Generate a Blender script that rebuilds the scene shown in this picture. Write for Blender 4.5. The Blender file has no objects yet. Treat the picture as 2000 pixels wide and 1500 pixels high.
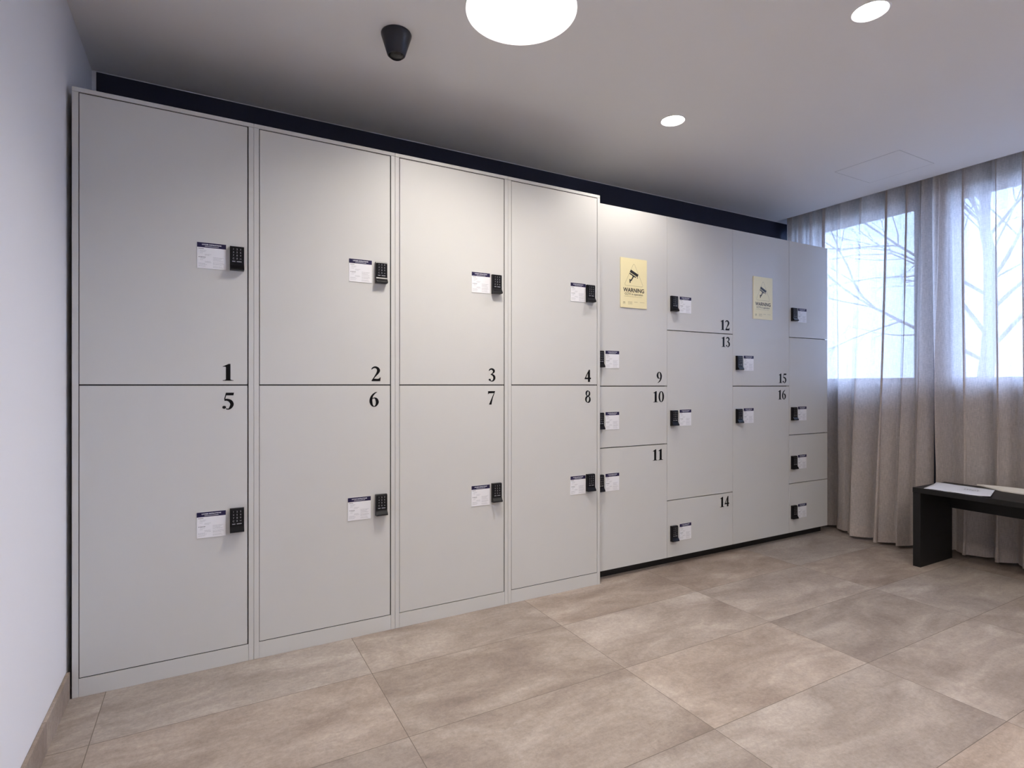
import bpy, bmesh, math, random
from mathutils import Vector, Matrix
random.seed(7)
PI = math.pi
SC = bpy.context.scene
COL = SC.collection

# ------------------------------------------------------------------ camera
cam_d = bpy.data.cameras.new('camera')
cam = bpy.data.objects.new('camera', cam_d)
COL.objects.link(cam)
cam.location = (0, 0, 1.1)
cam.rotation_euler = (PI/2, 0, -math.atan(600/1083.0))
cam_d.sensor_width = 36
cam_d.lens = 1083/2000*36
cam_d.shift_y = 0.001
cam_d.clip_start = 0.02
SC.camera = cam

# ------------------------------------------------------------------ exposure, sky
SC.view_settings.view_transform = 'Standard'
SC.view_settings.look = 'None'
SC.view_settings.gamma = 1
SC.view_settings.use_curve_mapping = False
SC.view_settings.exposure = 0.15
SKY_STRENGTH = 25.0
BIG_LAMP = 95.0
SMALL_LAMP = 60.0
SPOT_W = 18.0
LAMP_COL = (1.0, 0.93, 0.855)
wd = bpy.data.worlds.new('overcast_sky')
SC.world = wd
wd.use_nodes = True
nt = wd.node_tree
bg = nt.nodes['Background']
tc = nt.nodes.new('ShaderNodeTexCoord')
sp = nt.nodes.new('ShaderNodeSeparateXYZ')
rp = nt.nodes.new('ShaderNodeValToRGB')
rp.color_ramp.elements[0].position = 0.45; rp.color_ramp.elements[0].color = (0.34, 0.44, 0.76, 1)
rp.color_ramp.elements[1].position = 0.62; rp.color_ramp.elements[1].color = (0.40, 0.56, 1.0, 1)
mp = nt.nodes.new('ShaderNodeMath'); mp.operation = 'MULTIPLY_ADD'; mp.inputs[1].default_value = 0.5; mp.inputs[2].default_value = 0.5
nt.links.new(tc.outputs['Generated'], sp.inputs[0]); nt.links.new(sp.outputs['Z'], mp.inputs[0])
nt.links.new(mp.outputs[0], rp.inputs[0]); nt.links.new(rp.outputs[0], bg.inputs[0])
bg.inputs[1].default_value = SKY_STRENGTH

# ------------------------------------------------------------------ materials
def lin(c):
    return tuple(((x/255)/12.92 if x/255 <= 0.04045 else ((x/255+0.055)/1.055)**2.4) for x in c)
def mat(name, col, rough=0.5, spec=0.5, metal=0.0, emis=None, estr=0.0, noise=0.0, nscale=30, bump=0.0, bscale=200, coat=0.0):
    m = bpy.data.materials.new(name); m.use_nodes = True
    n = m.node_tree; b = n.nodes['Principled BSDF']
    b.inputs['Base Color'].default_value = (*col, 1)
    b.inputs['Roughness'].default_value = rough
    b.inputs['Specular IOR Level'].default_value = spec
    b.inputs['Metallic'].default_value = metal
    b.inputs['Coat Weight'].default_value = coat
    if emis:
        b.inputs['Emission Color'].default_value = (*emis, 1); b.inputs['Emission Strength'].default_value = estr
    if noise > 0 or bump > 0:
        t = n.nodes.new('ShaderNodeTexCoord')
    if noise > 0:
        x = n.nodes.new('ShaderNodeTexNoise'); x.inputs['Scale'].default_value = nscale; x.inputs['Detail'].default_value = 4
        r = n.nodes.new('ShaderNodeMix'); r.data_type = 'RGBA'
        r.inputs[6].default_value = (*[c*(1-noise) for c in col], 1); r.inputs[7].default_value = (*[min(1, c*(1+noise)) for c in col], 1)
        n.links.new(t.outputs['Object'], x.inputs['Vector']); n.links.new(x.outputs[0], r.inputs[0]); n.links.new(r.outputs[2], b.inputs['Base Color'])
    if bump > 0:
        y = n.nodes.new('ShaderNodeTexNoise'); y.inputs['Scale'].default_value = bscale; y.inputs['Detail'].default_value = 3
        bp = n.nodes.new('ShaderNodeBump'); bp.inputs['Strength'].default_value = bump; bp.inputs['Distance'].default_value = 0.001
        n.links.new(t.outputs['Object'], y.inputs['Vector']); n.links.new(y.outputs[0], bp.inputs['Height']); n.links.new(bp.outputs[0], b.inputs['Normal'])
    return m

M = {}
M['wall'] = mat('wall_paint', (0.74, 0.735, 0.75), 0.75, 0.3, bump=0.15, bscale=160)
M['ceiling'] = mat('ceiling_paint', (0.78, 0.77, 0.765), 0.85, 0.2, bump=0.1, bscale=120)
M['navy_wall'] = mat('navy_paint', (0.016, 0.020, 0.042), 0.6, 0.35, bump=0.1, bscale=150)
M['laminate'] = mat('pale_grey_laminate', (0.585, 0.58, 0.555), 0.42, 0.4, noise=0.015, nscale=6, bump=0.04, bscale=400)
M['inside_shade'] = mat('cabinet_interior_shade', (0.018, 0.018, 0.018), 0.8)  # near-black colour stands in for shade inside the cabinets and door gaps
M['plinth'] = mat('black_plinth', (0.006, 0.006, 0.007), 0.5)
M['hatchgap'] = mat('hatch_gap', (0.38, 0.37, 0.37), 0.9)
M['white'] = mat('white_card', (0.80, 0.80, 0.82), 0.4)
M['navy'] = mat('navy_print', (0.012, 0.008, 0.05), 0.5, 0.3)
M['greyprint'] = mat('grey_print', (0.33, 0.33, 0.35), 0.6)
M['whiteprint'] = mat('white_print', (0.75, 0.75, 0.82), 0.5)
M['blackprint'] = mat('black_vinyl', (0.003, 0.003, 0.004), 0.5, 0.15)
M['keypad'] = mat('black_plastic', (0.004, 0.004, 0.006), 0.3, 0.22, bump=0.05, bscale=600)
M['key'] = mat('rubber_key', (0.006, 0.006, 0.008), 0.4, 0.2)
M['yellow'] = mat('yellow_panel', (0.84, 0.75, 0.44), 0.4)
M['signink'] = mat('sign_ink', (0.015, 0.012, 0.010), 0.5)
M['signthin'] = mat('sign_fine_ink', (0.22, 0.18, 0.08), 0.6)
M['bench'] = mat('black_stained_wood', (0.007, 0.007, 0.008), 0.45, 0.3, noise=0.25, nscale=12, bump=0.12, bscale=60)
M['paper'] = mat('newsprint', (0.72, 0.73, 0.77), 0.8, noise=0.04, nscale=25)
M['cream'] = mat('cream_paper', (0.78, 0.74, 0.66), 0.75)
M['sensor'] = mat('dark_metal_housing', (0.012, 0.013, 0.022), 0.33, 0.5)
M['sensor_in'] = mat('black_glass', (0.004, 0.004, 0.006), 0.2, 0.5)
M['trimwhite'] = mat('white_trim', (0.78, 0.78, 0.80), 0.5)
M['recess'] = mat('lamp_recess_wall', (0.42, 0.42, 0.42), 0.6)
M['frame'] = mat('window_frame_paint', (0.30, 0.31, 0.33), 0.5)
M['bark'] = mat('bark', (0.22, 0.21, 0.21), 0.9, noise=0.3, nscale=8, bump=0.5, bscale=30)
M['grass'] = mat('winter_grass', (0.07, 0.075, 0.06), 0.95, noise=0.3, nscale=2)
M['lamp_big'] = mat('lamp_diffuser', (0.8, 0.8, 0.8), 0.5, emis=LAMP_COL, estr=BIG_LAMP)
M['lamp_small'] = mat('downlight_diffuser', (0.8, 0.8, 0.8), 0.5, emis=LAMP_COL, estr=SMALL_LAMP)

def glass_mat():
    m = bpy.data.materials.new('window_glass'); m.use_nodes = True
    n = m.node_tree; n.nodes.clear()
    o = n.nodes.new('ShaderNodeOutputMaterial'); t = n.nodes.new('ShaderNodeBsdfTransparent'); g = n.nodes.new('ShaderNodeBsdfGlossy')
    g.inputs['Roughness'].default_value = 0.02
    f = n.nodes.new('ShaderNodeFresnel'); f.inputs[0].default_value = 1.45
    x = n.nodes.new('ShaderNodeMixShader')
    t.inputs[0].default_value = (0.93, 0.96, 0.97, 1)
    n.links.new(f.outputs[0], x.inputs[0]); n.links.new(t.outputs[0], x.inputs[1]); n.links.new(g.outputs[0], x.inputs[2]); n.links.new(x.outputs[0], o.inputs[0])
    return m
M['glass'] = glass_mat()

def curtain_mat(name, see, col):
    m = bpy.data.materials.new(name); m.use_nodes = True
    n = m.node_tree; n.nodes.clear(); L = n.links.new
    o = n.nodes.new('ShaderNodeOutputMaterial')
    tr = n.nodes.new('ShaderNodeBsdfTransparent'); tl = n.nodes.new('ShaderNodeBsdfTranslucent'); df = n.nodes.new('ShaderNodeBsdfDiffuse')
    tc = n.nodes.new('ShaderNodeTexCoord')
    m1 = n.nodes.new('ShaderNodeMapping'); m1.inputs['Scale'].default_value = (60, 60, 700)
    m2 = n.nodes.new('ShaderNodeMapping'); m2.inputs['Scale'].default_value = (500, 500, 25)
    n1 = n.nodes.new('ShaderNodeTexNoise'); n1.inputs['Scale'].default_value = 1
    n2 = n.nodes.new('ShaderNodeTexNoise'); n2.inputs['Scale'].default_value = 1
    ad = n.nodes.new('ShaderNodeMath'); ad.operation = 'ADD'
    L(tc.outputs['Object'], m1.inputs[0]); L(tc.outputs['Object'], m2.inputs[0]); L(m1.outputs[0], n1.inputs['Vector']); L(m2.outputs[0], n2.inputs['Vector'])
    L(n1.outputs[0], ad.inputs[0]); L(n2.outputs[0], ad.inputs[1])
    r = n.nodes.new('ShaderNodeMapRange'); r.inputs[1].default_value = 0.6; r.inputs[2].default_value = 1.4
    r.inputs[3].default_value = 0.72; r.inputs[4].default_value = 1.22
    L(ad.outputs[0], r.inputs[0])
    cm = n.nodes.new('ShaderNodeMix'); cm.data_type = 'RGBA'; cm.blend_type = 'MULTIPLY'; cm.inputs[0].default_value = 1
    cm.inputs[6].default_value = (*col, 1); L(r.outputs[0], cm.inputs[7])
    L(cm.outputs[2], df.inputs[0]); L(cm.outputs[2], tl.inputs[0])
    a = n.nodes.new('ShaderNodeMixShader'); a.inputs[0].default_value = 0.45
    L(df.outputs[0], a.inputs[1]); L(tl.outputs[0], a.inputs[2])
    # open weave: looser where the threads are thin
    sr = n.nodes.new('ShaderNodeMapRange'); sr.inputs[1].default_value = 0.6; sr.inputs[2].default_value = 1.4
    sr.inputs[3].default_value = 1-see*1.4; sr.inputs[4].default_value = 1-see*0.6
    L(ad.outputs[0], sr.inputs[0])
    b = n.nodes.new('ShaderNodeMixShader'); L(sr.outputs[0], b.inputs[0]); L(tr.outputs[0], b.inputs[1]); L(a.outputs[0], b.inputs[2])
    L(b.outputs[0], o.inputs[0])
    return m
M['curtain'] = curtain_mat('sheer_linen', 0.05, (0.68, 0.61, 0.56))
M['hem'] = curtain_mat('linen_hem', 0.04, (0.69, 0.61, 0.555))

TX, TY, TW, TH = -0.310, -0.068, 0.868, 0.435
def tile_mat(name, tx, ty, tw, th, axes='XY', dark=1.0):
    m = bpy.data.materials.new(name); m.use_nodes = True
    n = m.node_tree; L = n.links.new; N = n.nodes.new
    b = n.nodes['Principled BSDF']
    tc = N('ShaderNodeTexCoord'); s = N('ShaderNodeSeparateXYZ'); L(tc.outputs['Object'], s.inputs[0])
    def math_(op, a, v=None, w=None):
        q = N('ShaderNodeMath'); q.operation = op
        for i, z in enumerate((a, v, w)):
            if z is None: continue
            if isinstance(z, (int, float)): q.inputs[i].default_value = z
            else: L(z, q.inputs[i])
        return q.outputs[0]
    U, V = (s.outputs[0], s.outputs[1]) if axes == 'XY' else (s.outputs[1], s.outputs[2])
    u = math_('DIVIDE', math_('SUBTRACT', U, tx), tw); v = math_('DIVIDE', math_('SUBTRACT', V, ty), th)
    iu = math_('FLOOR', u); iv = math_('FLOOR', v)
    fu = math_('MULTIPLY', math_('FRACT', u), tw); fv = math_('MULTIPLY', math_('FRACT', v), th)
    du = math_('MINIMUM', fu, math_('SUBTRACT', tw, fu)); dv = math_('MINIMUM', fv, math_('SUBTRACT', th, fv))
    d = math_('MINIMUM', du, dv)
    grout = math_('LESS_THAN', d, 0.0011)
    cid = N('ShaderNodeCombineXYZ'); L(iu, cid.inputs[0]); L(iv, cid.inputs[1])
    wn = N('ShaderNodeTexWhiteNoise'); wn.noise_dimensions = '3D'; L(cid.outputs[0], wn.inputs[0])
    # each tile takes its own patch of the stone
    off = N('ShaderNodeVectorMath'); off.operation = 'SCALE'; off.inputs['Scale'].default_value = 37.0; L(wn.outputs[1], off.inputs[0])
    ps = N('ShaderNodeVectorMath'); ps.operation = 'ADD'; L(tc.outputs['Object'], ps.inputs[0]); L(off.outputs[0], ps.inputs[1])
    def noise(scale, detail, rough, vec, dist=0.0):
        q = N('ShaderNodeTexNoise'); q.inputs['Scale'].default_value = scale; q.inputs['Detail'].default_value = detail
        q.inputs['Roughness'].default_value = rough; q.inputs['Distortion'].default_value = dist; L(vec, q.inputs['Vector']); return q.outputs[0]
    mp = N('ShaderNodeMapping'); mp.inputs['Rotation'].default_value = (0, 0, 0.25); mp.inputs['Scale'].default_value = (1.0, 2.2, 1.0); L(ps.outputs[0], mp.inputs[0])
    big = noise(2.2, 5, 0.6, mp.outputs[0], 0.8)
    fine = noise(70, 7, 0.85, ps.outputs[0], 0.3)
    mid = noise(9, 6, 0.8, mp.outputs[0], 0.6)
    mp2 = N('ShaderNodeMapping'); mp2.inputs['Rotation'].default_value = (0, 0, 0.5); mp2.inputs['Scale'].default_value = (12, 60, 30); L(ps.outputs[0], mp2.inputs[0])
    vein = noise(1.0, 4, 0.7, mp2.outputs[0], 1.5)
    r1 = N('ShaderNodeValToRGB'); e = r1.color_ramp.elements
    e[0].position = 0.30; e[0].color = (*[c*dark for c in lin((140, 121, 107))], 1)
    e[1].position = 0.72; e[1].color = (*[c*dark for c in lin((186, 170, 156))], 1)
    w = e.new(0.52); w.color = (*[c*dark for c in lin((164, 146, 131))], 1)
    L(big, r1.inputs[0])
    hsv = N('ShaderNodeHueSaturation'); L(r1.outputs[0], hsv.inputs['Color'])
    tone = math_('MULTIPLY_ADD', wn.outputs[0], 0.20, 0.90)
    f2 = math_('ADD', math_('MULTIPLY_ADD', math_('SUBTRACT', fine, 0.5), 1.1, 1.0), math_('MULTIPLY', math_('SUBTRACT', mid, 0.5), 0.55))
    f3 = math_('MULTIPLY_ADD', math_('SUBTRACT', vein, 0.5), 0.34, 1.0)
    L(math_('MULTIPLY', tone, math_('MULTIPLY', f2, f3)), hsv.inputs['Value'])
    sx = N('ShaderNodeSeparateXYZ'); L(wn.outputs[1], sx.inputs[0]); L(math_('MULTIPLY_ADD', sx.outputs[2], 0.28, 0.62), hsv.inputs['Saturation'])
    mx = N('ShaderNodeMix'); mx.data_type = 'RGBA'; L(grout, mx.inputs[0]); L(hsv.outputs[0], mx.inputs[6]); mx.inputs[7].default_value = (*lin((95, 84, 76)), 1)
    L(mx.outputs[2], b.inputs['Base Color'])
    b.inputs['Roughness'].default_value = 0.55; b.inputs['Specular IOR Level'].default_value = 0.35
    bp = N('ShaderNodeBump'); bp.inputs['Strength'].default_value = 0.35; bp.inputs['Distance'].default_value = 0.002
    L(fine, bp.inputs['Height']); L(bp.outputs[0], b.inputs['Normal'])
    return m
M['tile'] = tile_mat('stone_floor_tile', TX, TY, TW, TH, dark=0.80)
M['basetile'] = tile_mat('stone_skirting_tile', 2.11-0.868*4, -0.3, 0.435, 1.0, 'YZ', 0.8)

# ------------------------------------------------------------------ mesh helpers
class MB:
    def __init__(self):
        self.bm = bmesh.new(); self.mats = []
    def mi(self, m):
        if m not in self.mats: self.mats.append(m)
        return self.mats.index(m)
    def box(self, x0, x1, y0, y1, z0, z1, m):
        v = [self.bm.verts.new(p) for p in ((x0,y0,z0),(x1,y0,z0),(x1,y1,z0),(x0,y1,z0),(x0,y0,z1),(x1,y0,z1),(x1,y1,z1),(x0,y1,z1))]
        k = self.mi(m)
        for f in ((0,3,2,1),(4,5,6,7),(0,1,5,4),(1,2,6,5),(2,3,7,6),(3,0,4,7)):
            self.bm.faces.new([v[i] for i in f]).material_index = k
        return self
    def prism(self, pts, fn0, fn1, m, smooth=False):
        """closed outline pts (2-D) carried to 3-D by fn0 (front) and fn1 (back)"""
        k = self.mi(m)
        a = [self.bm.verts.new(fn0(p)) for p in pts]; b = [self.bm.verts.new(fn1(p)) for p in pts]
        n = len(pts)
        self.bm.faces.new(a).material_index = k
        self.bm.faces.new(b[::-1]).material_index = k
        for i in range(n):
            f = self.bm.faces.new((a[i], b[i], b[(i+1) % n], a[(i+1) % n])); f.material_index = k; f.smooth = smooth
        return self
    def lathe(self, prof, c, m, seg=48, smooth=True, mats=None):
        rings = []
        for r, z in prof:
            if r < 1e-6: rings.append([self.bm.verts.new((c[0], c[1], z))])
            else: rings.append([self.bm.verts.new((c[0]+r*math.cos(2*PI*i/seg), c[1]+r*math.sin(2*PI*i/seg), z)) for i in range(seg)])
        for j in range(len(rings)-1):
            k = self.mi(mats[j] if mats else m); A, B = rings[j], rings[j+1]
            for i in range(seg):
                i2 = (i+1) % seg
                if len(A) == 1 and len(B) == 1: continue
                if len(A) == 1: f = self.bm.faces.new((A[0], B[i], B[i2]))
                elif len(B) == 1: f = self.bm.faces.new((A[i], B[0], A[i2]))
                else: f = self.bm.faces.new((A[i], B[i], B[i2], A[i2]))
                f.material_index = k; f.smooth = smooth
        return self
    def add_mesh(self, me, m, mtx):
        k = self.mi(m); b2 = bmesh.new(); b2.from_mesh(me); b2.transform(mtx)
        vm = {v: self.bm.verts.new(v.co) for v in b2.verts}
        for f in b2.faces:
            try: self.bm.faces.new([vm[v] for v in f.verts]).material_index = k
            except ValueError: pass
        b2.free(); return self
    def build(self, name, parent=None, bevel=0.0, loc=None, fix=True):
        if fix: bmesh.ops.recalc_face_normals(self.bm, faces=self.bm.faces)
        me = bpy.data.meshes.new(name); self.bm.to_mesh(me); self.bm.free()
        for m in self.mats: me.materials.append(m)
        o = bpy.data.objects.new(name, me); COL.objects.link(o)
        if loc: o.location = loc
        if parent: o.parent = parent
        if bevel:
            b = o.modifiers.new('bevel', 'BEVEL'); b.width = bevel; b.segments = 2; b.limit_method = 'ANGLE'
        return o
def tag(o, label=None, cat=None, group=None, kind=None):
    if label: o['label'] = label
    if cat: o['category'] = cat
    if group: o['group'] = group
    if kind: o['kind'] = kind
    return o
def thing(name, loc, label, cat, group=None):
    o = bpy.data.objects.new(name, None); COL.objects.link(o); o.location = loc; o.empty_display_size = 0.1
    return tag(o, label, cat, group)
def put(name, mesh, parent, loc):
    o = bpy.data.objects.new(name, mesh); COL.objects.link(o); o.parent = parent; o.location = loc
    return o
_tc = {}
def text_mesh(s, size, bold=0.0, extr=0.0):
    key = (s, size, bold)
    if key in _tc: return _tc[key]
    c = bpy.data.curves.new('t', 'FONT'); c.body = s; c.size = size; c.offset = bold; c.align_x = 'CENTER'; c.align_y = 'CENTER'; c.resolution_u = 3; c.extrude = extr
    o = bpy.data.objects.new('t', c); COL.objects.link(o)
    bpy.context.view_layer.update()
    me = bpy.data.meshes.new_from_object(o.evaluated_get(bpy.context.evaluated_depsgraph_get()))
    bpy.data.objects.remove(o); _tc[key] = me
    return me
WALLTEXT = Matrix.Rotation(PI/2, 4, 'X')          # text standing in the XZ plane, facing -Y

# ------------------------------------------------------------------ room shell
XL, XR, YB, YF, ZC = -0.424, 4.40, 2.952, -3.2, 2.45
XC = 4.13                       # where the ceiling stops before the curtain pocket
tag(MB().box(XL-0.2, XR+0.3, YF-0.2, YB+0.2, -0.2, 0.0, M['tile']).build('floor'), kind='structure')
LAMPS = [(1.0, 1.735, 0.2), (1.0, -0.6, 0.2), (2.9, -0.6, 0.2), (1.0, -2.3, 0.2), (2.9, -2.3, 0.2), (2.092, 2.08, 0.058), (2.103, 1.125, 0.058), (2.1, 0.17, 0.058), (2.1, -0.8, 0.058)]
c = MB(); kk = c.mi(M['ceiling']); es = []
def ring(pts):
    vs = [c.bm.verts.new((x, y, ZC)) for x, y in pts]; es.extend(c.bm.edges.new((vs[i], vs[(i+1) % len(vs)])) for i in range(len(vs))); return vs
RC = ring([(XL-0.2, YF-0.2), (XC, YF-0.2), (XC, YB+0.2), (XL-0.2, YB+0.2)])
for lx, ly, lr in LAMPS: ring([(lx+lr*math.cos(2*PI*i/96), ly+lr*math.sin(2*PI*i/96)) for i in range(96)])
bmesh.ops.triangle_fill(c.bm, use_beauty=True, edges=es)
for f in c.bm.faces: f.material_index = kk
c.box(XL-0.2, XC, YF-0.2, YB+0.2, ZC+0.19, ZC+0.24, M['ceiling']); c.box(XC-0.012, XC, YF-0.2, YB+0.2, ZC+0.0002, ZC+0.19, M['ceiling']); c.box(XC+0.0005, XR+0.3, YF-0.2, YB+0.2, ZC+0.12, ZC+0.24, M['navy_wall'])
tag(c.build('ceiling', fix=False), kind='structure')
tag(MB().box(XL-0.2, XL, YF-0.2, YB, 0, ZC+0.1, M['wall']).build('wall_left'), kind='structure')
w = MB(); w.box(XL-0.2, XR+0.3, YB, YB+0.2, 0, ZC+0.2, M['wall'])
tag(w.build('wall_back'), kind='structure')
tag(MB().box(XL+0.016, XR, YB-0.002, YB+0.001, 0, ZC-0.0045, M['navy_wall']).build('trim_1'), kind='structure')
tag(MB().box(XL-0.2, XR+0.3, YF-0.2, YF, 0, ZC+0.2, M['wall']).build('wall_front'), kind='structure')
# window wall with real openings
Z0, Z1 = 1.152, 2.372
WINS = [(2.06, 2.86), (0.80, 1.845), (-0.55, 0.50), (-2.0, -0.85)]  # last two unseen, added for daylight; the last left uncurtained to light the wall
FR = 0.04
w = MB()
w.box(XR, XR+0.28, YF-0.2, YB+0.2, 0, Z0-FR, M['navy_wall'])
w.box(XR, XR+0.28, YF-0.2, YB+0.2, Z1+FR, ZC+0.24, M['navy_wall'])
ys = [YB+0.2] + [v for (a, b) in WINS for v in (b+FR, a-FR)] + [YF-0.2]
for i in range(0, len(ys), 2):
    w.box(XR, XR+0.28, ys[i+1], ys[i], Z0-FR, Z1+FR, M['navy_wall'])
tag(w.build('wall_right'), kind='structure')
for i, (a, b) in enumerate(WINS):
    o = bpy.data.objects.new('window_%d' % (i+1), None); COL.objects.link(o); o.location = (XR, (a+b)/2, Z0); tag(o, kind='structure')
    hw = (b-a)/2; H = Z1-Z0
    f = MB()
    f.box(0.005, 0.065, -hw-FR+0.001, -hw, -FR+0.001, H+FR-0.001, M['frame']); f.box(0.005, 0.065, hw, hw+FR-0.001, -FR+0.001, H+FR-0.001, M['frame'])
    f.box(0.005, 0.065, -hw, hw, -FR+0.001, 0, M['frame']); f.box(0.005, 0.065, -hw, hw, H, H+FR-0.001, M['frame'])
    f.build('window_frame', o)
    MB().box(0.034, 0.038, -hw, hw, 0, H, M['glass']).build('window_pane', o)
    MB().box(-0.02, 0.0, -hw-0.03, hw+0.03, -FR-0.02, -FR, M['trimwhite']).build('window_sill', o)
# baseboards
tag(MB().box(XL, XL+0.011, YF, 2.45, 0, 0.095, M['basetile']).build('baseboard_left', bevel=0.002), kind='structure')
tag(MB().box(XR-0.012, XR, YF, YB, 0, 0.09, M['plinth']).build('baseboard_right'), kind='structure')
tag(MB().box(XL+0.02, XR-0.02, YF, YF+0.012, 0, 0.095, M['basetile']).build('baseboard_front'), kind='structure')
# hairline ceiling hatch
h = MB(); hx0, hx1, hy0, hy1 = 3.49, 3.885, 1.707, 2.083
for a_ in ((hx0, hx1, hy0, hy0+0.0018), (hx0, hx1, hy1-0.0018, hy1), (hx0, hx0+0.0018, hy0, hy1), (hx1-0.0018, hx1, hy0, hy1)): h.box(*a_, ZC-0.0004, ZC-0.0001, M['hatchgap'])
h.box(hx0+0.0025, hx1-0.0025, hy0+0.0025, hy1-0.0025, ZC-0.0006, ZC-0.0001, M['ceiling'])
ho = h.build('ceiling_hatch'); tag(ho, 'flush square access hatch in the ceiling in front of the curtains', 'hatch')

# ------------------------------------------------------------------ lamps
def spot(x, y, parent, watts, size=2.55, blend=0.55):
    l = bpy.data.lights.new('lamp_light', 'SPOT'); l.energy = watts; l.color = LAMP_COL; l.spot_size = size; l.spot_blend = blend; l.shadow_soft_size = 0.05
    o = bpy.data.objects.new('lamp_light', l); COL.objects.link(o); o.parent = parent; o.location = (0, 0, -0.012); return o
def big_lamp(x, y, label):
    t = thing('ceiling_lamp', (x, y, ZC), label, 'ceiling lamp', 'large round ceiling lamps')
    MB().lathe([(0.0, 0.175), (0.1985, 0.175)], (0, 0), M['lamp_big'], 96).build('diffuser', t)
    MB().lathe([(0.199, 0.18), (0.1995, -0.0005), (0.202, -0.001), (0.2035, 0.0)], (0, 0), M['recess'], 96, mats=[M['recess'], M['trimwhite'], M['trimwhite']]).build('rim', t)
def downlight(x, y, label):
    t = thing('downlight', (x, y, ZC), label, 'downlight', 'small round downlights')
    MB().lathe([(0.0, 0.022), (0.057, 0.022)], (0, 0), M['lamp_small'], 48).build('diffuser', t)
    MB().lathe([(0.0575, 0.026), (0.0575, -0.002), (0.063, -0.0015), (0.065, 0.0)], (0, 0), M['trimwhite'], 48).build('rim', t)
    spot(x, y, t, SPOT_W)
big_lamp(1.0, 1.735, 'large glowing round lamp set flush in the ceiling, right of the black cone')
big_lamp(1.0, -0.6, 'added unseen large round lamp in the ceiling just behind the camera')  # this and the next three lamps are unseen, added as front light
big_lamp(2.9, -0.6, 'added unseen large round lamp in the ceiling behind the camera on the window side')
big_lamp(1.0, -2.3, 'added unseen large round lamp in the ceiling near the far rear left corner')
big_lamp(2.9, -2.3, 'added unseen large round lamp in the ceiling near the rear wall on the window side')
downlight(2.092, 2.08, 'small round downlight nearest the lockers, above the step in the locker row')
downlight(2.103, 1.125, 'small round downlight cut by the top edge of the photo, right of the large lamp')
downlight(2.1, 0.17, 'added unseen small round downlight in the ceiling to the right of the camera')  # this downlight and the next are unseen, added as front light
downlight(2.1, -0.8, 'added unseen small round downlight in the ceiling behind the camera')

# black cone fixture
t = thing('ceiling_cone', (0.644, 2.080, ZC), 'black cone-shaped fixture hanging point down from the ceiling left of the large lamp', 'ceiling fixture')
MB().lathe([(0.0, 0.0), (0.056, 0.0), (0.058, -0.004), (0.057, -0.010), (0.034, -0.082), (0.031, -0.085), (0.029, -0.085)], (0, 0), M['sensor'], 64).build('housing', t)
MB().lathe([(0.029, -0.0845), (0.027, -0.088), (0.022, -0.092), (0.0, -0.094)], (0, 0), M['sensor_in'], 48).build('tip', t)

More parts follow.
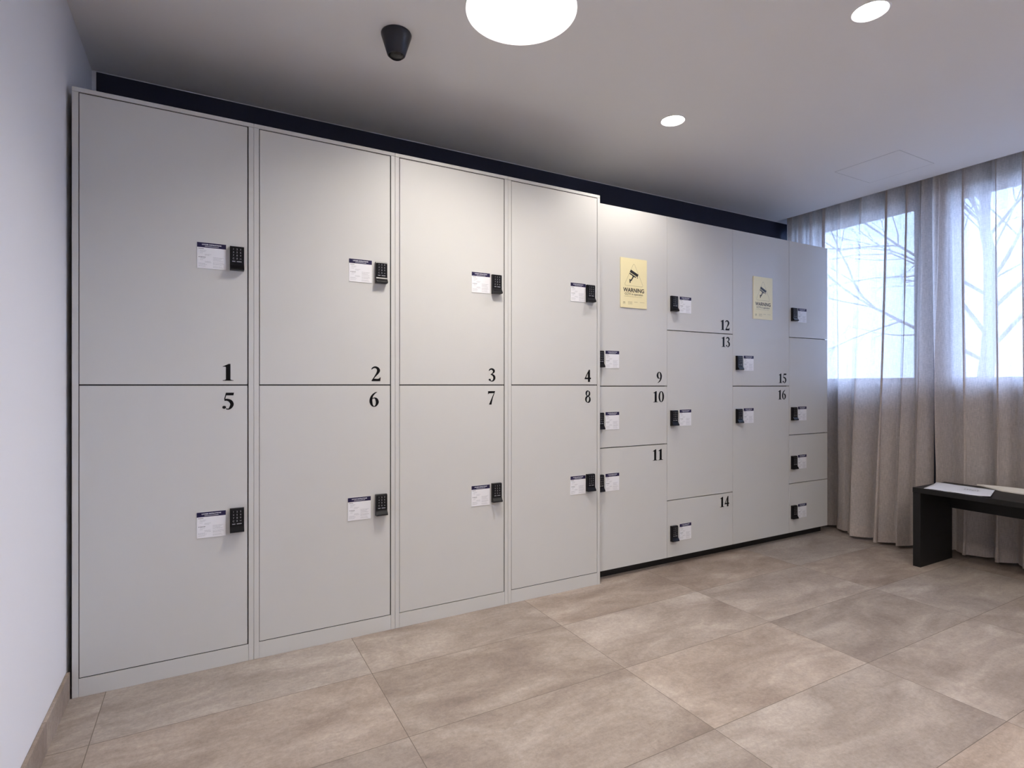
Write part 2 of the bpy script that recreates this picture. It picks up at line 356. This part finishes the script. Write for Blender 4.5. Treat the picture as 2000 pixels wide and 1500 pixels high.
# ------------------------------------------------------------------ serif digits
def cr(pts, n=10):
    P = [Vector(p) for p in pts]; P = [2*P[0]-P[1]] + P + [2*P[-1]-P[-2]]; out = []
    for i in range(1, len(P)-2):
        for k in range(n):
            t = k/n; a, b, c, d = P[i-1], P[i], P[i+1], P[i+2]
            out.append(0.5*((2*b)+(c-a)*t+(2*a-5*b+4*c-d)*t*t+(3*b-a-3*c+d)*t**3))
    out.append(P[-2]); return out
def loop_pts(cx, cy, rx, ry, wt, wn, n=40, tilt=0.0):
    return [(cx+rx*math.cos(2*PI*i/n), cy+ry*math.sin(2*PI*i/n), wn+(wt-wn)*abs(math.cos(2*PI*i/n+tilt))**1.3) for i in range(n+1)]
def ball(x, y, r): return ('poly', [(x+r*math.cos(2*PI*i/16), y+r*0.9*math.sin(2*PI*i/16)) for i in range(16)])
DIG = {
 '1': (0.60, [('poly', [(0.20,0.0),(0.20,0.045)][:0] or [(0.03,0.0),(0.60,0.0),(0.60,0.028),(0.52,0.040),(0.44,0.075),(0.20,0.075),(0.13,0.040),(0.03,0.028)]),
              ('poly', [(0.20,0.05),(0.44,0.05),(0.44,1.0),(0.34,0.99),(0.03,0.84),(0.03,0.82),(0.17,0.825),(0.20,0.79)])]),
 '2': (0.62, [('s', [(0.02,0.78,0.05),(0.10,0.88,0.09),(0.26,0.935,0.12),(0.42,0.86,0.17),(0.485,0.72,0.21),(0.42,0.55,0.16),(0.28,0.36,0.09),(0.14,0.17,0.06),(0.03,0.03,0.05)]),
              ('poly', [(0.01,0.0),(0.60,0.0),(0.63,0.27),(0.58,0.25),(0.52,0.18),(0.42,0.155),(0.16,0.17),(0.10,0.10)])]),
 '3': (0.58, [('s', [(0.03,0.80,0.05),(0.11,0.90,0.10),(0.26,0.935,0.12),(0.40,0.86,0.17),(0.43,0.74,0.16),(0.34,0.62,0.08),(0.24,0.565,0.05)]),
              ('s', [(0.17,0.52,0.04),(0.30,0.51,0.11),(0.44,0.40,0.17),(0.47,0.24,0.18),(0.39,0.09,0.12),(0.26,0.03,0.06),(0.15,0.07,0.07)]), ball(0.095,0.135,0.085),
              ('poly', [(0.17,0.50),(0.30,0.56),(0.36,0.60),(0.28,0.60),(0.17,0.545)])]),
 '4': (0.64, [('poly', [(0.0,0.24),(0.64,0.24),(0.64,0.355),(0.0,0.355)][:0] or [(0.0,0.225),(0.64,0.225),(0.64,0.35),(0.08,0.35),(0.0,0.27)]),
              ('poly', [(0.34,0.0),(0.54,0.0),(0.54,1.0),(0.46,1.0),(0.34,0.82)]), ('poly', [(0.0,0.27),(0.085,0.27),(0.43,0.86),(0.47,1.0),(0.43,1.0)])]),
 '5': (0.62, [('poly', [(0.19,1.0),(0.62,1.0),(0.59,0.84),(0.17,0.84)]), ('poly', [(0.19,1.0),(0.22,0.90),(0.15,0.60),(0.10,0.60),(0.10,0.64)]),
              ('s', [(0.11,0.575,0.11),(0.28,0.575,0.13),(0.44,0.48,0.18),(0.51,0.31,0.19),(0.44,0.13,0.15),(0.33,0.03,0.07),(0.20,0.05,0.07)]), ball(0.10,0.14,0.10)]),
 '6': (0.64, [('s', [(0.52,0.985,0.02),(0.38,0.92,0.08),(0.20,0.75,0.13),(0.11,0.52,0.18),(0.11,0.30,0.19),(0.19,0.10,0.12),(0.32,0.025,0.055),(0.45,0.10,0.12),(0.53,0.30,0.20),(0.47,0.50,0.17),(0.34,0.59,0.07),(0.20,0.545,0.04)])]),
 '7': (0.60, [('poly', [(0.02,1.0),(0.60,1.0),(0.60,0.96),(0.53,0.85),(0.08,0.84),(0.06,0.79),(0.01,0.77)]),
              ('poly', [(0.60,0.98),(0.50,0.86),(0.12,0.06),(0.10,0.0),(0.30,0.0),(0.33,0.15),(0.40,0.45)])]),
 '8': (0.62, [('s', loop_pts(0.31,0.76,0.165,0.205,0.15,0.06,tilt=0.3)), ('s', loop_pts(0.31,0.275,0.20,0.245,0.17,0.06,tilt=0.3))]),
 '0': (0.66, [('s', loop_pts(0.33,0.5,0.235,0.465,0.19,0.055))]),
}
s6 = DIG['6'][1][0][1]; DIG['9'] = (0.64, [('s', [(0.64-x, 1.0-y, w) for x, y, w in s6])])
DIG['9'] = (0.64, [('s', [(0.63-x, 0.99-y, w) for x, y, w in s6])])
def draw_digits(mb, s, x1, z0, h, y, m):
    """digits with the right edge at x1 and the feet at z0, on the plane y (front)"""
    gap = 0.06; tot = sum(DIG[c][0] for c in s)+gap*(len(s)-1)
    x = x1-tot*h; lay = 0
    for ch in s:
        wch, parts = DIG[ch]
        for p in parts:
            yf = y-0.0006-lay*0.00003; lay += 1
            T = lambda q, yy: (x+q[0]*h, yy, z0+q[1]*h)
            if p[0] == 'poly':
                mb.prism(p[1], lambda q: T(q, yf), lambda q: T(q, y), m)
            else:
                pts = cr(p[1]); Ls = []; Rs = []
                for i, a in enumerate(pts):
                    d = pts[min(i+1, len(pts)-1)]-pts[max(i-1, 0)]; d = Vector((d.x, d.y)).normalized(); nn = Vector((-d.y, d.x))
                    Ls.append((a.x+nn.x*a.z/2, a.y+nn.y*a.z/2)); Rs.append((a.x-nn.x*a.z/2, a.y-nn.y*a.z/2))
                k = mb.mi(m)
                vf = [[mb.bm.verts.new(T(q, yf)) for q in side] for side in (Ls, Rs)]
                vb = [[mb.bm.verts.new(T(q, y)) for q in side] for side in (Ls, Rs)]
                for i in range(len(Ls)-1):
                    for quad in ((vf[0][i], vf[1][i], vf[1][i+1], vf[0][i+1]), (vf[0][i], vf[0][i+1], vb[0][i+1], vb[0][i]), (vf[1][i], vb[1][i], vb[1][i+1], vf[1][i+1])):
                        mb.bm.faces.new(quad).material_index = k
                for e in (0, -1):
                    mb.bm.faces.new((vf[0][e], vf[1][e], vb[1][e], vb[0][e])).material_index = k
        x += (wch+gap)*h

# ------------------------------------------------------------------ keypad lock and card, one mesh each
def keypad_mesh():
    mb = MB(); W = 0.050; H = 0.094; D = 0.017
    prof = [(0.0, 0.0), (-0.024, 0.001), (-0.0285, 0.004), (-0.0275, 0.008), (-0.019, 0.020), (-D, 0.025), (-D, 0.088), (-D+0.0015, 0.0925), (-D+0.004, H), (0.0, H)]
    mb.prism(prof, lambda p: (0, p[0], p[1]), lambda p: (W, p[0], p[1]), M['keypad'])
    bmesh.ops.bevel(mb.bm, geom=[e for e in mb.bm.edges if len(e.link_faces) == 2 and e.calc_face_angle() > 1.2], offset=0.0008, segments=2, affect='EDGES')
    mb.box(0.0045, W-0.0045, -D-0.0007, -D+0.0002, 0.029, 0.089, M['key'])
    # key legends
    rows = [['1', '2', '3'], ['4', '5', '6'], ['7', '8', '9'], ['C', '0', 'X']]
    for r, row in enumerate(rows):
        for q, ch in enumerate(row):
            cx = 0.0125+q*0.0125; cz = 0.0815-r*0.0122
            for z_ in (cz-0.005, cz+0.005): pass
            mb.box(cx-0.0052, cx+0.0052, -D-0.0016, -D-0.0006, cz-0.0048, cz+0.0048, M['keypad'])
            if ch != 'X':
                mb.add_mesh(text_mesh(ch, 0.0085, 0.0002), M['greyprint'], Matrix.Translation((cx, -D-0.0018, cz)) @ WALLTEXT)
            else:
                mb.box(cx-0.003, cx+0.003, -D-0.0018, -D-0.0015, cz-0.001, cz+0.001, M['greyprint'])
    for x0, x1 in ((0.008, 0.019), (0.024, 0.041)):
        mb.box(x0-0.0015, x1+0.0015, -D-0.0016, -D-0.0006, 0.0300, 0.0375, M['keypad'])
        mb.box(x0, x1, -D-0.0018, -D-0.0015, 0.0322, 0.0354, M['greyprint'])
    o = mb.build('keypad_lock'); me = o.data; bpy.data.objects.remove(o); return me
def card_mesh():
    mb = MB(); S = 0.099; T = -0.002
    mb.box(0, S, T, 0, 0, S, M['white'])
    mb.box(0, S, T-0.0002, T, S-0.0185, S, M['navy'])
    mb.add_mesh(text_mesh('LOCKER INSTRUCTIONS', 0.0060, 0.0002), M['whiteprint'], Matrix.Translation((S/2, T-0.0004, S-0.0075)) @ WALLTEXT)
    mb.box(0.026, 0.074, T-0.0004, T-0.0001, S-0.0145, S-0.0132, M['whiteprint'])
    rnd = random.Random(3)
    def lines(x, z, ws, bold=False):
        for i, w_ in enumerate(ws):
            xx = x
            while xx < x+w_:
                l = min(rnd.uniform(0.002, 0.006), x+w_-xx)
                mb.box(xx, xx+l, T-0.0003, T, z-i*0.0042-(0.0016 if bold and i == 0 else 0.0009), z-i*0.0042, M['blackprint'] if bold and i == 0 else M['greyprint'])
                xx += l+0.0010
    lines(0.005, 0.0760, [0.017], True); lines(0.010, 0.0690, [0.022, 0.018]); lines(0.010, 0.0590, [0.010]); lines(0.026, 0.0555, [0.022, 0.016])
    lines(0.005, 0.0440, [0.024], True); lines(0.011, 0.0385, [0.016]); lines(0.010, 0.0330, [0.010]); lines(0.026, 0.0280, [0.020, 0.022])
    lines(0.005, 0.0190, [0.022, 0.028]); lines(0.005, 0.0090, [0.024])
    lines(0.054, 0.0450, [0.036, 0.030, 0.026, 0.034]); lines(0.054, 0.0260, [0.034, 0.038, 0.030]); lines(0.054, 0.0110, [0.030, 0.034])
    o = mb.build('instruction_card'); me = o.data; bpy.data.objects.remove(o); return me
KEYPAD = keypad_mesh(); CARD = card_mesh()

# ------------------------------------------------------------------ lockers
Y1, Y2 = 2.446, 2.480
def door(parent, P, x0, x1, z0, z1, y, num, numpos, card, kp, depth=0.018, ks=1.0):
    """P = world place of the locker's base; everything below is given in world numbers"""
    z0 += 0.001; z1 -= 0.001
    d = MB().box(x0-P[0], x1-P[0], 0, depth, z0-P[2], z1-P[2], M['laminate']).build('door', parent, bevel=0.0008, loc=(0, y-P[1], 0))
    if num:
        mb = MB(); draw_digits(mb, num, numpos[0]-P[0], numpos[1]-P[2], 0.0665, 0.0, M['blackprint'])
        n = mb.build('door_number', d); n['label'] = 'black serif number %s' % num
    put('instruction_card', CARD, d, (card[0]-P[0], 0, card[1]-P[2]))
    put('keypad_lock', KEYPAD, d, (kp[0]-P[0], 0, kp[1]-P[2])).scale = (ks, 1, 1)
    return d

UW = 0.580
first = [('1', '5', -0.026, 0.086, 0.099, 0.101), ('2', '6', 0.547, 0.661, 0.685, 0.678), ('3', '7', 1.131, 1.238, 1.262, 1.259), ('4', '8', 1.713, 1.815, 1.849, 1.849)]
lab1 = ['tall framed grey locker unit with doors 1 and 5, against the left wall',
        'tall framed grey locker unit with doors 2 and 6, second from the left wall',
        'tall framed grey locker unit with doors 3 and 7, third from the left wall',
        'tall framed grey locker unit with doors 4 and 8, last of the framed units']
for k, (na, nb, cx, kx, ra, rb) in enumerate(first):
    X0 = -0.408+k*UW; X1 = X0+UW; P = (X0+UW/2, Y1, 0)
    t = thing('locker_cabinet', P, lab1[k], 'locker', 'framed two-door locker units')
    a, b = -UW/2+0.0005, UW/2-0.0005; D = 0.47
    f = MB()
    f.box(a, a+0.0185, 0, D, 0, 2.132, M['laminate']); f.box(b-0.0185, b, 0, D, 0, 2.132, M['laminate'])
    f.box(a, b, 0, D, 2.1325, 2.148, M['laminate'])
    f.build('frame', t, bevel=0.0008)
    MB().box(a+0.019, b-0.019, 0.0003, 0.018, 0, 0.065, M['laminate']).build('plinth', t, bevel=0.0006)
    f = MB(); f.box(a+0.019, b-0.019, D-0.01, D-0.002, 0.05, 2.13, M['inside_shade']); f.box(a+0.019, b-0.019, 0.022, D-0.02, 1.09, 1.108, M['inside_shade'])
    f.box(a+0.019, b-0.019, 0.022, D-0.02, 0.05, 0.062, M['inside_shade'])
    f.build('carcass', t)
    f = MB(); zb_, zt_, ya, yb = 0.065, 2.132, 0.0035, 0.012
    for (xa, xb, za, zc) in ((a+0.0185, a+0.0205, zb_, zt_), (b-0.0215, b-0.0185, zb_, zt_), (a+0.0205, b-0.0215, 2.130, 2.132), (a+0.0205, b-0.0215, 1.0982, 1.1018)) + (() if k == 2 else ((a+0.0205, b-0.0215, 0.0652, 0.0672),)):
        f.box(xa, xb, ya, yb, za, zc, M['inside_shade'])
    f.build('gap_shade', t)  # dark strips set in the door gaps to stand in for their shade
    dx0 = X0+0.0215; dx1 = X0+UW-0.0235+(0.0018 if k == 3 else 0)
    door(t, P, dx0, dx1, 1.1015, 2.1295, Y1, na, (ra, 1.117), (cx, 1.550), (kx, 1.551))
    door(t, P, dx0-(0.001 if k else 0), dx1, 0.0675, 1.0985, Y1, nb, (rb, 1.0035), (cx-0.001 if k != 1 else cx-0.005, 0.511), (kx, 0.521))

ZB, ZT = 0.053, 2.121
cols = [
 (1.9135, 2.447, [(1.095, ZT, '9', (2.405, 1.113), 1.195), (0.746, 1.092, '10', (2.421, 0.997), 0.848), (ZB, 0.743, '11', (2.413, 0.650), 0.500)], 1.975,
  'recessed grey locker column with doors 9, 10 and 11 and a warning sign on top'),
 (2.447, 3.029, [(1.434, ZT, '12', (2.998, 1.456), 1.544), (0.400, 1.431, '13', (3.003, 1.347), 0.849), (ZB, 0.397, '14', (2.994, 0.310), 0.147)], 2.549,
  'recessed grey locker column with doors 12, 13 and 14'),
 (3.029, 3.613, [(1.094, ZT, '15', (3.583, 1.114), 1.196), (ZB, 1.091, '16', (3.578, 0.999), 0.846)], 3.134,
  'recessed grey locker column with doors 15 and 16 and a warning sign on top'),
 (3.613, 4.066, [(1.440, ZT, None, None, 1.550), (0.747, 1.437, None, None, 0.846), (0.402, 0.744, None, None, 0.500), (ZB, 0.399, None, None, 0.148)], 3.711,
  'narrow grey locker column with four unnumbered doors beside the curtain'),
]
for k, (X0, X1, doors, cx, lb) in enumerate(cols):
    P = ((X0+X1)/2, Y2, 0); t = thing('locker_cabinet', P, lb, 'locker', 'recessed locker columns')
    a, b = X0-P[0]+0.0004, X1-P[0]-0.0004; D = 0.45
    f = MB(); f.box(a, a+0.018, 0.0195, D, 0.05, ZT-0.001, M['laminate']); f.box(b-0.018, b, 0.020, D, 0.05, ZT-0.001, M['laminate'])
    f.box(a+0.018, b-0.018, 0.020, D, ZT-0.02, ZT-0.001, M['laminate']); f.box(a+0.018, b-0.018, 0.020, D, 0.05, 0.068, M['laminate'])
    f.box(a+0.018, b-0.018, D-0.008, D, 0.068, ZT-0.02, M['inside_shade'])
    for (z0, z1, *_r) in doors[:-1]: f.box(a+0.0005, b-0.0005, 0.0185, D-0.01, z0-0.011, z0+0.007, M['inside_shade'])  # shelf edges coloured near-black as the shade in the seams
    f.build('carcass', t)
    MB().box(a, b, 0.052, D-0.02, 0, 0.049, M['plinth']).build('plinth', t)
    for (z0, z1, num, npos, cz) in doors:
        door(t, P, X0+0.0012, X1-0.0012, z0, z1, Y2, num, npos, (cx, cz), (cx-0.077 if k else 1.9142, cz+0.003), ks=1.0 if k else 0.8)

# ------------------------------------------------------------------ warning signs
def sign_mesh():
    mb = MB(); W, H, T = 0.199, 0.287, -0.004
    mb.box(0, W, T, 0, 0, H, M['yellow'])
    def P(q, y): return (q[0], y, q[1])
    # rounded triangle outline
    tri = [(0.027, 0.128), (0.172, 0.128), (0.0995, 0.262)]; r = 0.016; n = 8; path = []
    for i in range(3):
        p = Vector(tri[i]); a = (Vector(tri[i-1])-p).normalized(); b = (Vector(tri[(i+1) % 3])-p).normalized()
        for k in range(n+1):
            s = k/n; path.append((p+a*r)*(1-s)**2+p*2*s*(1-s)+(p+b*r)*s*s)
    m = len(path); k_ = mb.mi(M['signthin']); A = []; B = []
    for i in range(m):
        d = (path[(i+1) % m]-path[i-1]).normalized(); nn = Vector((-d.y, d.x))*0.0006
        A.append(mb.bm.verts.new(P(path[i]+nn, T-0.0003))); B.append(mb.bm.verts.new(P(path[i]-nn, T-0.0003)))
    for i in range(m): mb.bm.faces.new((A[i], A[(i+1) % m], B[(i+1) % m], B[i])).material_index = k_
    # camera pictogram
    def poly(pts, m_): mb.prism(pts, lambda q: P(q, T-0.0005), lambda q: P(q, T), M[m_])
    poly([(0.076, 0.222), (0.134, 0.197), (0.127, 0.182), (0.069, 0.207)], 'signink')
    poly([(0.0675, 0.203), (0.115, 0.1825), (0.112, 0.176), (0.067, 0.196)], 'signink')
    poly([(0.124, 0.181), (0.130, 0.178), (0.128, 0.174), (0.122, 0.177)], 'signink')
    poly([(0.086, 0.192), (0.102, 0.185), (0.097, 0.178), (0.090, 0.168), (0.082, 0.160), (0.076, 0.163), (0.084, 0.172), (0.090, 0.182)], 'signink')
    poly([(0.066, 0.166), (0.073, 0.166), (0.075, 0.145), (0.068, 0.144)], 'signink')
    poly([(0.070, 0.160), (0.084, 0.166), (0.085, 0.159), (0.072, 0.153)], 'signink')
    mb.add_mesh(text_mesh('WARNING', 0.0325, 0.0008), M['signink'], Matrix.Translation((W/2, T-0.0004, 0.1015)) @ WALLTEXT)
    mb.add_mesh(text_mesh('CCTV in operation', 0.0175, 0.0002), M['signink'], Matrix.Translation((W/2, T-0.0004, 0.0795)) @ WALLTEXT)
    rnd = random.Random(5)
    def small(x0, x1, z, h_=0.0012):
        x = x0
        while x < x1:
            l = min(rnd.uniform(0.003, 0.008), x1-x); mb.box(x, x+l, T-0.0003, T, z-h_, z, M['signthin']); x += l+0.0018
    small(0.028, 0.160, 0.066); small(0.020, 0.034, 0.033, 0.004)
    for z in (0.026, 0.022): small(0.018, 0.036, z)
    for z in (0.036, 0.032, 0.027, 0.022): small(0.056, 0.088, z)
    small(0.102, 0.128, 0.036, 0.002); small(0.146, 0.180, 0.036)
    o = mb.build('warning_sign'); me = o.data; bpy.data.objects.remove(o); return me
SIGN = sign_mesh()
for x, lb in ((2.082, 'yellow WARNING sign with a camera symbol on the locker door numbered 9'), (3.228, 'yellow WARNING sign with a camera symbol on the locker door numbered 15')):
    o = put('warning_sign', SIGN, None, (x, Y2-0.0001, 1.547)); tag(o, lb, 'sign', 'yellow camera warning signs')

# ------------------------------------------------------------------ curtains
def smooth(e0, e1, x):
    t = max(0, min(1, (x-e0)/(e1-e0))); return t*t*(3-2*t)
def curtain(name, y_start, folds, label, seed, xc_fn, amp):
    rnd = random.Random(seed); zb, zt = 0.022, 2.555
    S = 18; NZ = 60; cols_ = []; y = y_start
    mb = MB(); rows = []
    prm = [(l, rnd.uniform(0.8, 1.2), rnd.uniform(-0.25, 0.25), rnd.uniform(0, 6.28)) for l in folds]
    for j in range(NZ+1):
        z = zb+(zt-zb)*j/NZ; row = []; y = y_start; hz = z/zt
        for i, (l, am, dr, ph) in enumerate(prm):
            for k in range(S+(1 if i == len(prm)-1 else 0)):
                s = k/S; lobe = max(0.0, math.sin(PI*s))**0.62
                a = amp*am*min(1.15, (l/0.12)**0.7)*(0.55+0.45*(1-hz))
                yy = y-l*s - (0.19+0.07*math.sin(ph))*l*math.sin(2*PI*s)*(1-0.2*hz) + 0.10*l*math.sin(PI*s)**2
                yy += 0.012*math.sin(2.1*z+ph+i*0.7)*math.sin(PI*min(1, (i+s)/1.0))*min(1, len(prm)-i-s)
                xx = xc_fn(yy, z)-a*lobe+a*0.5
                xx += (0.004+0.012*smooth(1.4, 2.5, z))*math.sin(2*PI*(s*2+ph)) + 0.006*math.sin(PI*2*s+z*3+ph)
                row.append(mb.bm.verts.new((xx, yy, z)))
            y -= l
        rows.append(row)
    k_ = mb.mi(M['curtain'])
    for j in range(NZ):
        for i in range(len(rows[0])-1):
            f = mb.bm.faces.new((rows[j][i], rows[j][i+1], rows[j+1][i+1], rows[j+1][i])); f.material_index = k_; f.smooth = True
    pts = [(v.co.copy(), w.co.copy()) for v, w in zip(rows[0], rows[2])]
    o = mb.build(name, fix=False); tag(o, label, 'curtain', 'sheer linen curtains')
    # turned-up hem, a second layer of cloth along the foot
    hb = MB(); k_ = hb.mi(M['hem']); R = []
    for t_ in (0.0, 0.5, 1.0):
        row = []
        for i, (p, q) in enumerate(pts):
            a = pts[max(0, i-1)][0]; b = pts[min(len(pts)-1, i+1)][0]; d = (b-a); nn = Vector((d.y, -d.x, 0))
            nn = nn.normalized() if nn.length > 1e-9 else Vector((-1, 0, 0))
            c_ = p.lerp(q, t_*0.078/(q.z-p.z)) if q.z > p.z else p
            row.append(hb.bm.verts.new(c_+nn*(-0.0025 if nn.x > 0 else 0.0025)*1.0))
        R.append(row)
    for j in range(2):
        for i in range(len(pts)-1):
            f = hb.bm.faces.new((R[j][i], R[j][i+1], R[j+1][i+1], R[j+1][i])); f.material_index = k_; f.smooth = True
    h_ = hb.build('hem', o, fix=False)
    return o
def xc1(y, z):
    return 4.215-(0.125*(1-z/2.7)**1.2)*smooth(2.47, 2.36, y)*(0.35+0.65*smooth(1.87, 2.02, y))
def xc2(y, z):
    return 4.258-0.03*smooth(0.5, 2.4, z)-0.06*smooth(1.78, 1.85, y)
curtain('curtain', 2.925, [0.10, 0.09, 0.11, 0.11, 0.135, 0.20, 0.145, 0.08, 0.093], 'sheer grey-beige curtain panel between the locker row and the narrow dark gap', 11, xc1, 0.125)
curtain('curtain', 1.850, [0.08, 0.20, 0.12, 0.14, 0.11, 0.16, 0.12, 0.15, 0.13, 0.16, 0.12, 0.14, 0.16, 0.13, 0.15, 0.12, 0.16, 0.14, 0.15], 'sheer grey-beige curtain panel hanging behind the black bench', 23, xc2, 0.095)

# ------------------------------------------------------------------ bench
BX0, BX1, BY0, BY1, BZ = 3.77, 4.165, 0.35, 1.772, 0.478
t = thing('bench', ((BX0+BX1)/2, (BY0+BY1)/2, 0), 'long black wooden bench standing in front of the curtain', 'bench')
cx, cy = (BX0+BX1)/2, (BY0+BY1)/2; hx, hy = (BX1-BX0)/2, (BY1-BY0)/2
MB().box(-hx, hx, -hy, hy, BZ-0.030, BZ, M['bench']).build('seat', t, bevel=0.0015)
for s in (1, -1):
    y0 = s*hy-s*0.042; MB().box(-hx+0.002, hx-0.002, min(s*(hy-0.001), y0), max(s*(hy-0.001), y0), 0, BZ-0.030, M['bench']).build('side_panel', t, bevel=0.0015)
MB().box(hx-0.03, hx-0.008, -hy+0.042, hy-0.042, BZ-0.155, BZ-0.030, M['bench']).build('back_strip', t, bevel=0.001)  # black strip below the seat along its back edge

# papers on the bench
def sheet(name, quad, zfun, m, thick, label, cat, text=None, n=14):
    a, b, c_, d = [Vector(q) for q in quad]; mb = MB(); k = mb.mi(M[m]); top = []; bot = []
    for i in range(n+1):
        rt = []; rb = []
        for j in range(n+1):
            u, v = i/n, j/n; p = (a*(1-u)+b*u)*(1-v)+(d*(1-u)+c_*u)*v; z = zfun(u, v)
            rt.append(mb.bm.verts.new((p.x, p.y, z+thick))); rb.append(mb.bm.verts.new((p.x, p.y, z)))
        top.append(rt); bot.append(rb)
    for i in range(n):
        for j in range(n):
            for g, fl in ((top, 0), (bot, 1)):
                q = [g[i][j], g[i+1][j], g[i+1][j+1], g[i][j+1]]
                f = mb.bm.faces.new(q[::-1] if fl else q); f.smooth = True; f.material_index = k
    def side(vs_t, vs_b):
        for i in range(len(vs_t)-1): mb.bm.faces.new((vs_t[i], vs_t[i+1], vs_b[i+1], vs_b[i])).material_index = k
    side(top[0], bot[0]); side(top[-1], bot[-1]); side([r[0] for r in top], [r[0] for r in bot]); side([r[-1] for r in top], [r[-1] for r in bot])
    if text:
        rnd = random.Random(9)
        for (u0, u1, v0, v1, rows_, mm) in text:
            for r in range(rows_):
                v = v0+(v1-v0)*(r+0.5)/rows_; u = u0
                while u < u1:
                    l = rnd.uniform(0.015, 0.05); ue = min(u+l, u1); hv = (v1-v0)/rows_*0.28
                    vs = []
                    for (uu, vv) in ((u, v-hv), (ue, v-hv), (ue, v+hv), (u, v+hv)):
                        p = (a*(1-uu)+b*uu)*(1-vv)+(d*(1-uu)+c_*uu)*vv; vs.append(mb.bm.verts.new((p.x, p.y, zfun(uu, vv)+thick+0.0004)))
                    mb.bm.faces.new(vs).material_index = mb.mi(M[mm]); u = ue+0.012
    o = mb.build(name); tag(o, label, cat); return o
PZ = BZ+0.0006
# a: left front corner, along the bench edge, etc. (u runs along the bench, v across it)
sheet('newspaper', [(3.778, 1.715), (3.788, 1.395), (4.068, 1.478), (4.045, 1.766)],
      lambda u, v: PZ+0.012*max(0, u-0.86)/0.14*(1-v)*0.6+0.006*max(0, v-0.8)/0.2*(1-u)+0.0015*abs(math.sin(9*u)), 'paper', 0.0018,
      'flat grey-white newspaper lying near the front edge of the black bench', 'newspaper',
      [(0.05, 0.45, 0.1, 0.9, 9, 'paper'), (0.55, 0.80, 0.50, 0.70, 2, 'greyprint'), (0.08, 0.28, 0.50, 0.85, 6, 'greyprint')][1:2])
sheet('paper_pad', [(4.072, 1.450), (4.02, 1.06), (4.16, 1.04), (4.160, 1.600)],
      lambda u, v: PZ+0.012*v*math.sin(PI*min(1, u+0.12)), 'cream', 0.007, 'cream-coloured paper pad on the bench, behind the newspaper', 'paper')

# ------------------------------------------------------------------ outside: ground and bare trees
tag(MB().box(XR+0.3, 60, -30, 50, -0.5, -0.3, M['grass']).build('ground'), kind='structure')
def tube(mb, p0, p1, r0, r1, seg, k):
    d = (p1-p0); L_ = d.length
    if L_ < 1e-6: return
    q = d.to_track_quat('Z', 'Y'); A = []; B = []
    for i in range(seg):
        v = Vector((math.cos(2*PI*i/seg), math.sin(2*PI*i/seg), 0)); A.append(mb.bm.verts.new(p0+q @ (v*r0))); B.append(mb.bm.verts.new(p1+q @ (v*r1)))
    for i in range(seg):
        f = mb.bm.faces.new((A[i], A[(i+1) % seg], B[(i+1) % seg], B[i])); f.material_index = k; f.smooth = True
def tree(x, y, h, r, label, seed, depth=5, fork=0.25, seg0=12, laterals=22):
    rnd = random.Random(seed)
    t = thing('bare_tree', (x, y, -0.3), label, 'tree', 'bare trees outside the windows')
    tr = MB(); kt = tr.mi(M['bark']); br = MB(); kb = br.mi(M['bark'])
    def grow(mb, k, p, d, L_, r_, lev):
        n = 4; pts = [p]
        for i in range(n):
            d = (d+Vector((rnd.gauss(0, 0.09), rnd.gauss(0, 0.09), rnd.gauss(0.02, 0.06)))).normalized()
            q = pts[-1]+d*L_/n; tube(mb, pts[-1], q, r_*(1-0.35*i/n), r_*(1-0.35*(i+1)/n), 6 if lev > 1 else 8, k); pts.append(q)
            if lev < depth and i > 0 and rnd.random() < 0.75:
                ax = Vector((rnd.gauss(0, 1), rnd.gauss(0, 1), rnd.gauss(0, 1))).cross(d).normalized()
                nd = (Matrix.Rotation(rnd.uniform(0.45, 1.0), 3, ax) @ d)
                grow(mb, k, q, nd.normalized(), L_*rnd.uniform(0.5, 0.72), r_*0.42, lev+1)
        if lev < depth:
            for s in (0, 1):
                ax = Vector((rnd.gauss(0, 1), rnd.gauss(0, 1), 0.2)).cross(d).normalized()
                nd = Matrix.Rotation(rnd.uniform(0.25, 0.55), 3, ax) @ d
                grow(mb, k, pts[-1], nd.normalized(), L_*rnd.uniform(0.62, 0.8), r_*0.6, lev+1)
    p = Vector((0, 0, 0)); n = 16; spine = [p]
    rad = lambda f: r*(1.1-f)**1.1 if f < 0.4 else r*0.66*(1.02-f)/0.62
    for i in range(n):
        q = spine[-1]+Vector((rnd.gauss(0, 0.035), rnd.gauss(0, 0.035), h/n)); tube(tr, spine[-1], q, rad(i/n), rad((i+1)/n), seg0, kt); spine.append(q)
    tr.build('trunk', t, fix=False)
    a = rnd.uniform(0, 6)
    for i in range(laterals):
        f = fork+(0.95-fork)*(i/laterals)**1.1; p = spine[int(f*n)].lerp(spine[min(n, int(f*n)+1)], f*n-int(f*n)); a += 2.4+rnd.uniform(-0.4, 0.4)
        tilt = rnd.uniform(0.55, 0.95); d = Vector((math.cos(a)*math.sin(tilt), math.sin(a)*math.sin(tilt), math.cos(tilt)))
        grow(br, kb, p, d, h*0.22*(1.15-f), max(0.010, rad(f)*0.33), 2)
    br.build('branches', t, fix=False)
tree(8.45, 3.15, 7.0, 0.095, 'large bare tree right behind the curtain of the window above the bench', 4, depth=5, fork=0.24, laterals=26)
tree(12.0, 9.5, 7.0, 0.10, 'bare tree farther off, seen through the window beside the lockers', 8, depth=4, fork=0.2, laterals=26)
tree(22.0, 3.4, 8.0, 0.15, 'distant bare tree beyond the large one, seen over the bench', 15, depth=4, fork=0.15, laterals=30)
